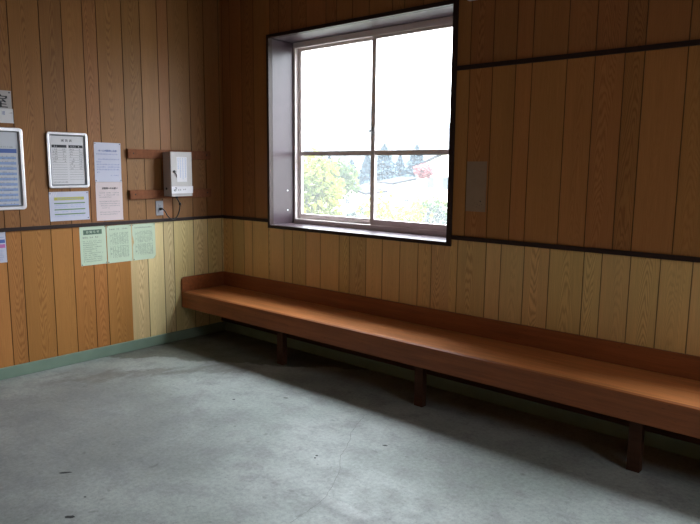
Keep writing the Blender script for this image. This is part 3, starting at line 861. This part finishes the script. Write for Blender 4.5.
def hillz(x, y, d, a):
    az = math.degrees(a)                      # 90 = straight out, larger = to the left
    crest = 34 - max(0, 135 - az) * 1.15
    crest = max(8, crest) if az < 135 else 34 + (az - 135) * .25
    t = (d - 150) / 130
    s = max(0, min(1, t)); s = s * s * (3 - 2 * s)
    z = -2.6 + (crest + 2.6) * s
    return z + (2.2 * mnoise.noise(Vector((x * .09, y * .09, 3))) + 1.6 * mnoise.noise(Vector((x * .3, y * .3, 7)))) * min(1, t * 3 + .2 if t > -.05 else 0)
heightfield('hill', hillz, (math.radians(60), math.radians(172), 200), M['hill'], [140 + 4 * k for k in range(45)])

def leafmass(n, rx, ry, rz, size, seed, shape='round', lo=-1):
    """a crown of single leaves (or leaf tufts), each a small folded blade"""
    q = random.Random(seed)
    bm = bmesh.new()
    for k in range(n):
        if shape == 'round':
            while True:
                p = Vector((q.uniform(-1, 1), q.uniform(-1, 1), q.uniform(lo, 1)))
                L = p.length
                if L < 1 and L > .35: break
            lump = 1 + .35 * mnoise.noise(p * 2.3 + Vector((seed, 0, 0)))
            p = Vector((p.x * rx, p.y * ry, p.z * rz)) * lump
            d = Vector((q.gauss(0, 1), q.gauss(0, 1), q.gauss(0, .6))).normalized()
        else:                                  # conifer: tiers of drooping tufts
            t = q.random() ** .7
            h = (1 - t)
            tier = .72 + .28 * abs(math.sin(h * 19 + q.uniform(-.3, .3)))
            R = rx * (t ** .85) * tier * q.uniform(.45, 1.0); a = q.uniform(0, 2 * PI)
            p = Vector((R * math.cos(a), R * math.sin(a), rz * (2 * h - 1)))
            d = Vector((math.cos(a), math.sin(a), -.55)).normalized()
        s = size * q.uniform(.6, 1.3)
        side = d.cross(Vector((q.gauss(0, 1), q.gauss(0, 1), q.gauss(0, 1)))).normalized() * s * .38
        up = d.cross(side).normalized() * s * .12
        v = [bm.verts.new(c) for c in (p - d * s * .5, p + side + up, p + d * s * .5, p - side + up)]
        bm.faces.new((v[0], v[1], v[2])); bm.faces.new((v[0], v[2], v[3]))
    return bm
def raw(name, bm, mat, parent, loc=None):
    me = bpy.data.meshes.new(name); bm.to_mesh(me); bm.free()
    return link(name, me, mat, parent, loc)

def tree(name, x, y, top, radius, mat, label, cat, group, seed, n, leaf, shape='round', crown_low=None):
    g = gz(x, y)
    root = empty(name, (x, y, g)); tag(root, label, cat, group)
    H = top - g
    lo = H * .12 if crown_low is None else crown_low - g
    zc, rz = (lo + H) / 2, (H - lo) / 2
    raw('crown', leafmass(n, radius, radius, rz, leaf, seed, shape), mat, root, (0, 0, zc))
    bm = bmesh.new(); cyl(bm, (0, 0, -.1), (0, 0, zc + rz * .4), max(.03, H * .018), max(.012, H * .006), 8)
    q = random.Random(seed)
    if shape == 'round':
        for k in range(5):
            a = q.uniform(0, 2 * PI); z0 = lo + (zc - lo) * q.uniform(.1, .9)
            cyl(bm, (0, 0, z0), (radius * .6 * math.cos(a), radius * .6 * math.sin(a), z0 + rz * .7), H * .009, H * .003, 6)
    obj('trunk', bm, M['bark'], root)
    return root

# shrubs and broad-leaved trees near the window
p = at(-.7085, .706, 15.0); tree('leafy_tree', p.x, p.y, 1.80, .80, M['yellow'], 'yellow-green leafy tree filling the left pane, nearest beyond the window', 'tree', None, 3, 2600, .14, crown_low=-.1)
p = at(-.676, .737, 24); tree('leafy_tree', p.x, p.y, 1.70, .75, M['green_leaf'], 'smaller green tree just right of the big yellow-green tree, before the conifers', 'tree', None, 5, 1300, .16, crown_low=.3)
p = at(-.5745, .8185, 36); tree('red_maple', p.x, p.y, 1.70, .52, M['red'], 'red-leaved autumn tree beside the gabled white house', 'tree', None, 8, 1500, .17, crown_low=.95)
for k, (dx, dy, D, top, rad, mt, lab) in enumerate((
        (-.621, .784, 12.0, 1.02, .40, 'yellow', 'low yellow shrub just right of the window\'s middle stile'),
        (-.586, .810, 13.4, .80, .40, 'yellow', 'low yellow shrub between the middle-stile shrub and the grey shrub'),
        (-.640, .768, 14.2, .84, .36, 'yellow', 'low yellow shrub seen behind the window\'s middle stile'),
        (-.557, .831, 11.5, .86, .30, 'grey_leaf', 'dark grey-green shrub at the lower right corner of the window'),
        (-.655, .7556, 12.6, .72, .26, 'grey_leaf', 'dark grey-green shrub at the foot of the left sash, by the middle stile'),
        (-.565, .825, 24.0, .45, 0.9, 'green_leaf', 'wide green shrub in front of the gabled white house'))):
    p = at(dx, dy, D); g = gz(p.x, p.y)
    tree('garden_shrub', p.x, p.y, top, rad, M[mt], lab, 'shrub', 'shrubs beyond the window', 20 + k, 700, .09 if D < 20 else .16, crown_low=g + .12)

# conifers: two crowns, copied
def conifer(R, H, seed, n):
    root = empty('conifer', (0, 0, 0))
    raw('crown', leafmass(n, R, R, H * .47, .55, seed, 'cone'), M['conifer'], root, (0, 0, H * .53))
    bm = bmesh.new(); cyl(bm, (0, 0, -.3), (0, 0, H * .9), .16, .03, 8); obj('trunk', bm, M['bark'], root)
    return root
protos = [conifer(3.0, 8.2, 31, 5200), conifer(3.6, 8.2, 32, 5600)]
used = [False, False]
spots = [(330, -.6860, .7277, 94, .016, 0, 'leftmost conifer, standing alone between the big yellow-green tree and the window\'s middle'),
         (352, -.6610, .7504, 108, .011, 1, 'short conifer behind the smaller green tree in the left sash'),
         (367, -.6430, .7658, 99, .020, 0, 'conifer partly hidden by the window\'s middle stile'),
         (384, -.6228, .7823, 106, .034, 1, 'tallest conifer, its tip above the bar of the right sash'),
         (400, -.6040, .7970, 124, .019, 0, 'lower conifer in the gap between the two tallest conifers'),
         (417, -.5840, .8117, 119, .033, 1, 'second tallest conifer, just left of and above the red autumn tree'),
         (436, -.5600, .8284, 132, .018, 0, 'rightmost conifer, above the roof of the gabled house')]
for (px, dx, dy, D, tan, k, lab) in spots:
    p = at(dx, dy, D, tan); g = gz(p.x, p.y)
    if not used[k]: rt = protos[k]; used[k] = True
    else:
        rt = protos[k].copy(); C.objects.link(rt)
        for ch in protos[k].children:
            c = ch.copy(); C.objects.link(c); c.parent = rt
    rt.location = (p.x, p.y, g); s = (p.z - g) / 8.2
    rt.scale = (s, s, s); rt.rotation_euler = (0, 0, px)
    tag(rt, lab, 'tree', 'conifers beyond the window')

def house(name, c, w, d, h, rise, rot, label, over=.35, wins=()):
    g = gz(c.x, c.y) - .05
    root = empty(name, (c.x, c.y, g), (0, 0, rot)); tag(root, label, 'house')
    bm = bmesh.new()
    prism(bm, [(-w / 2, 0), (w / 2, 0), (w / 2, h), (0, h + rise), (-w / 2, h)], -d / 2, d / 2, axis=1)
    obj('walls', bm, M['wallwhite'], root)
    bm = bmesh.new()
    k = rise / (w / 2); e = w / 2 + over
    prism(bm, [(-e, h - k * over), (0, h + rise), (e, h - k * over), (e, h - k * over + .16), (0, h + rise + .16), (-e, h - k * over + .16)], -d / 2 - over, d / 2 + over, axis=1)
    obj('roof', bm, M['roof'], root)
    for (x, z, ww, hh) in wins:
        f = obj('window', boxes((x - ww / 2, x + ww / 2, -d / 2 - .04, -d / 2, z, z + hh)), M['wallwhite'], root)
        obj('pane', boxes((x - ww / 2 + .05, x + ww / 2 - .05, -d / 2 - .06, -d / 2 - .04, z + .05, z + hh - .05)), M['dkglass'], f)
    return root
house('gabled_house', at(-.539, .842, 46), 4.2, 5, 3.7, 1.0, math.radians(28), 'white house with a grey gabled roof at the right edge of the window', wins=((-1.2, 2.3, .6, .8), (-.2, 2.2, .6, .9), (.9, 2.2, .6, .9)))
house('low_house', at(-.593, .805, 60), 3.8, 6, 2.6, .40, math.radians(50), 'low white house in front of the tall conifers, right sash', wins=((-.9, 1.0, .5, .4), (.8, .9, .4, .5)))
house('low_house', at(-.655, .756, 55), 3.0, 5, 1.9, .45, math.radians(20), 'low white house left of the middle stile, with a thin dark roof edge', wins=((.2, 1.0, .5, .5),))
house('low_house', at(-.630, .776, 66), 2.4, 4, 2.2, .30, math.radians(40), 'small white house just right of the middle stile, before the tallest conifer')

# ------------------------------------------------------------------ daylight
wd = bpy.data.worlds.new('overcast'); SC.world = wd; wd.use_nodes = True
nt = wd.node_tree
bg = nt.nodes['Background']
tc = nt.nodes.new('ShaderNodeTexCoord'); sp = nt.nodes.new('ShaderNodeSeparateXYZ'); mr = nt.nodes.new('ShaderNodeMapRange')
nt.links.new(tc.outputs['Generated'], sp.inputs[0]); nt.links.new(sp.outputs['Z'], mr.inputs[0])
mr.inputs[1].default_value = 0; mr.inputs[2].default_value = 1; mr.inputs[3].default_value = .33; mr.inputs[4].default_value = 1.0
mx = nt.nodes.new('ShaderNodeVectorMath'); mx.operation = 'SCALE'; mx.inputs[0].default_value = (.94, .985, 1.06)
nt.links.new(mr.outputs[0], mx.inputs['Scale']); nt.links.new(mx.outputs[0], bg.inputs['Color'])
bg.inputs['Strength'].default_value = 3.0

def portal(name, loc, rot, sx, sy):
    l = bpy.data.lights.new(name, 'AREA'); l.shape = 'RECTANGLE'; l.size = sx; l.size_y = sy; l.cycles.is_portal = True
    o = bpy.data.objects.new(name, l); C.objects.link(o); o.location = loc; o.rotation_euler = rot
portal('window_daylight', ((WX0 + WX1) / 2, .37, (WZ0 + WZ1) / 2), (-PI / 2, 0, 0), WX1 - WX0, WZ1 - WZ0)
portal('window_daylight', ((WX0 + WX1) / 2 + SX, .37, (WZ0 + WZ1) / 2), (-PI / 2, 0, 0), WX1 - WX0, WZ1 - WZ0)  # portal of the added copy of the window

portal('window_daylight', (RX + .13, (Y0 + Y1) / 2, (V0 + V1) / 2), (0, PI / 2, 0), V1 - V0, Y1 - Y0)  # portal of the added high window

# ------------------------------------------------------------------ camera
cam = bpy.data.cameras.new('camera'); co = bpy.data.objects.new('camera', cam); C.objects.link(co); SC.camera = co
cam.sensor_fit = 'HORIZONTAL'; cam.sensor_width = 36; cam.lens = 649.843 / 700 * 36; cam.clip_start = .05; cam.clip_end = 2000
fw = Vector((-0.65484953, 0.74183181, -0.14442179)); R = Vector((0.7487872, 0.66274886, 0.0090377)); U = Vector((-0.10241983, 0.10222285, 0.98947495))
co.matrix_world = Matrix((( R.x, U.x, -fw.x, CAM.x), (R.y, U.y, -fw.y, CAM.y), (R.z, U.z, -fw.z, CAM.z), (0, 0, 0, 1)))

SC.view_settings.view_transform = 'Standard'; SC.view_settings.look = 'None'
SC.view_settings.gamma = 1; SC.view_settings.use_curve_mapping = False
SC.view_settings.exposure = 3.62
SC.cycles.use_denoising = True
SC.cycles.max_bounces = 12; SC.cycles.diffuse_bounces = 8; SC.cycles.transparent_max_bounces = 16
SC.cycles.sample_clamp_indirect = 10
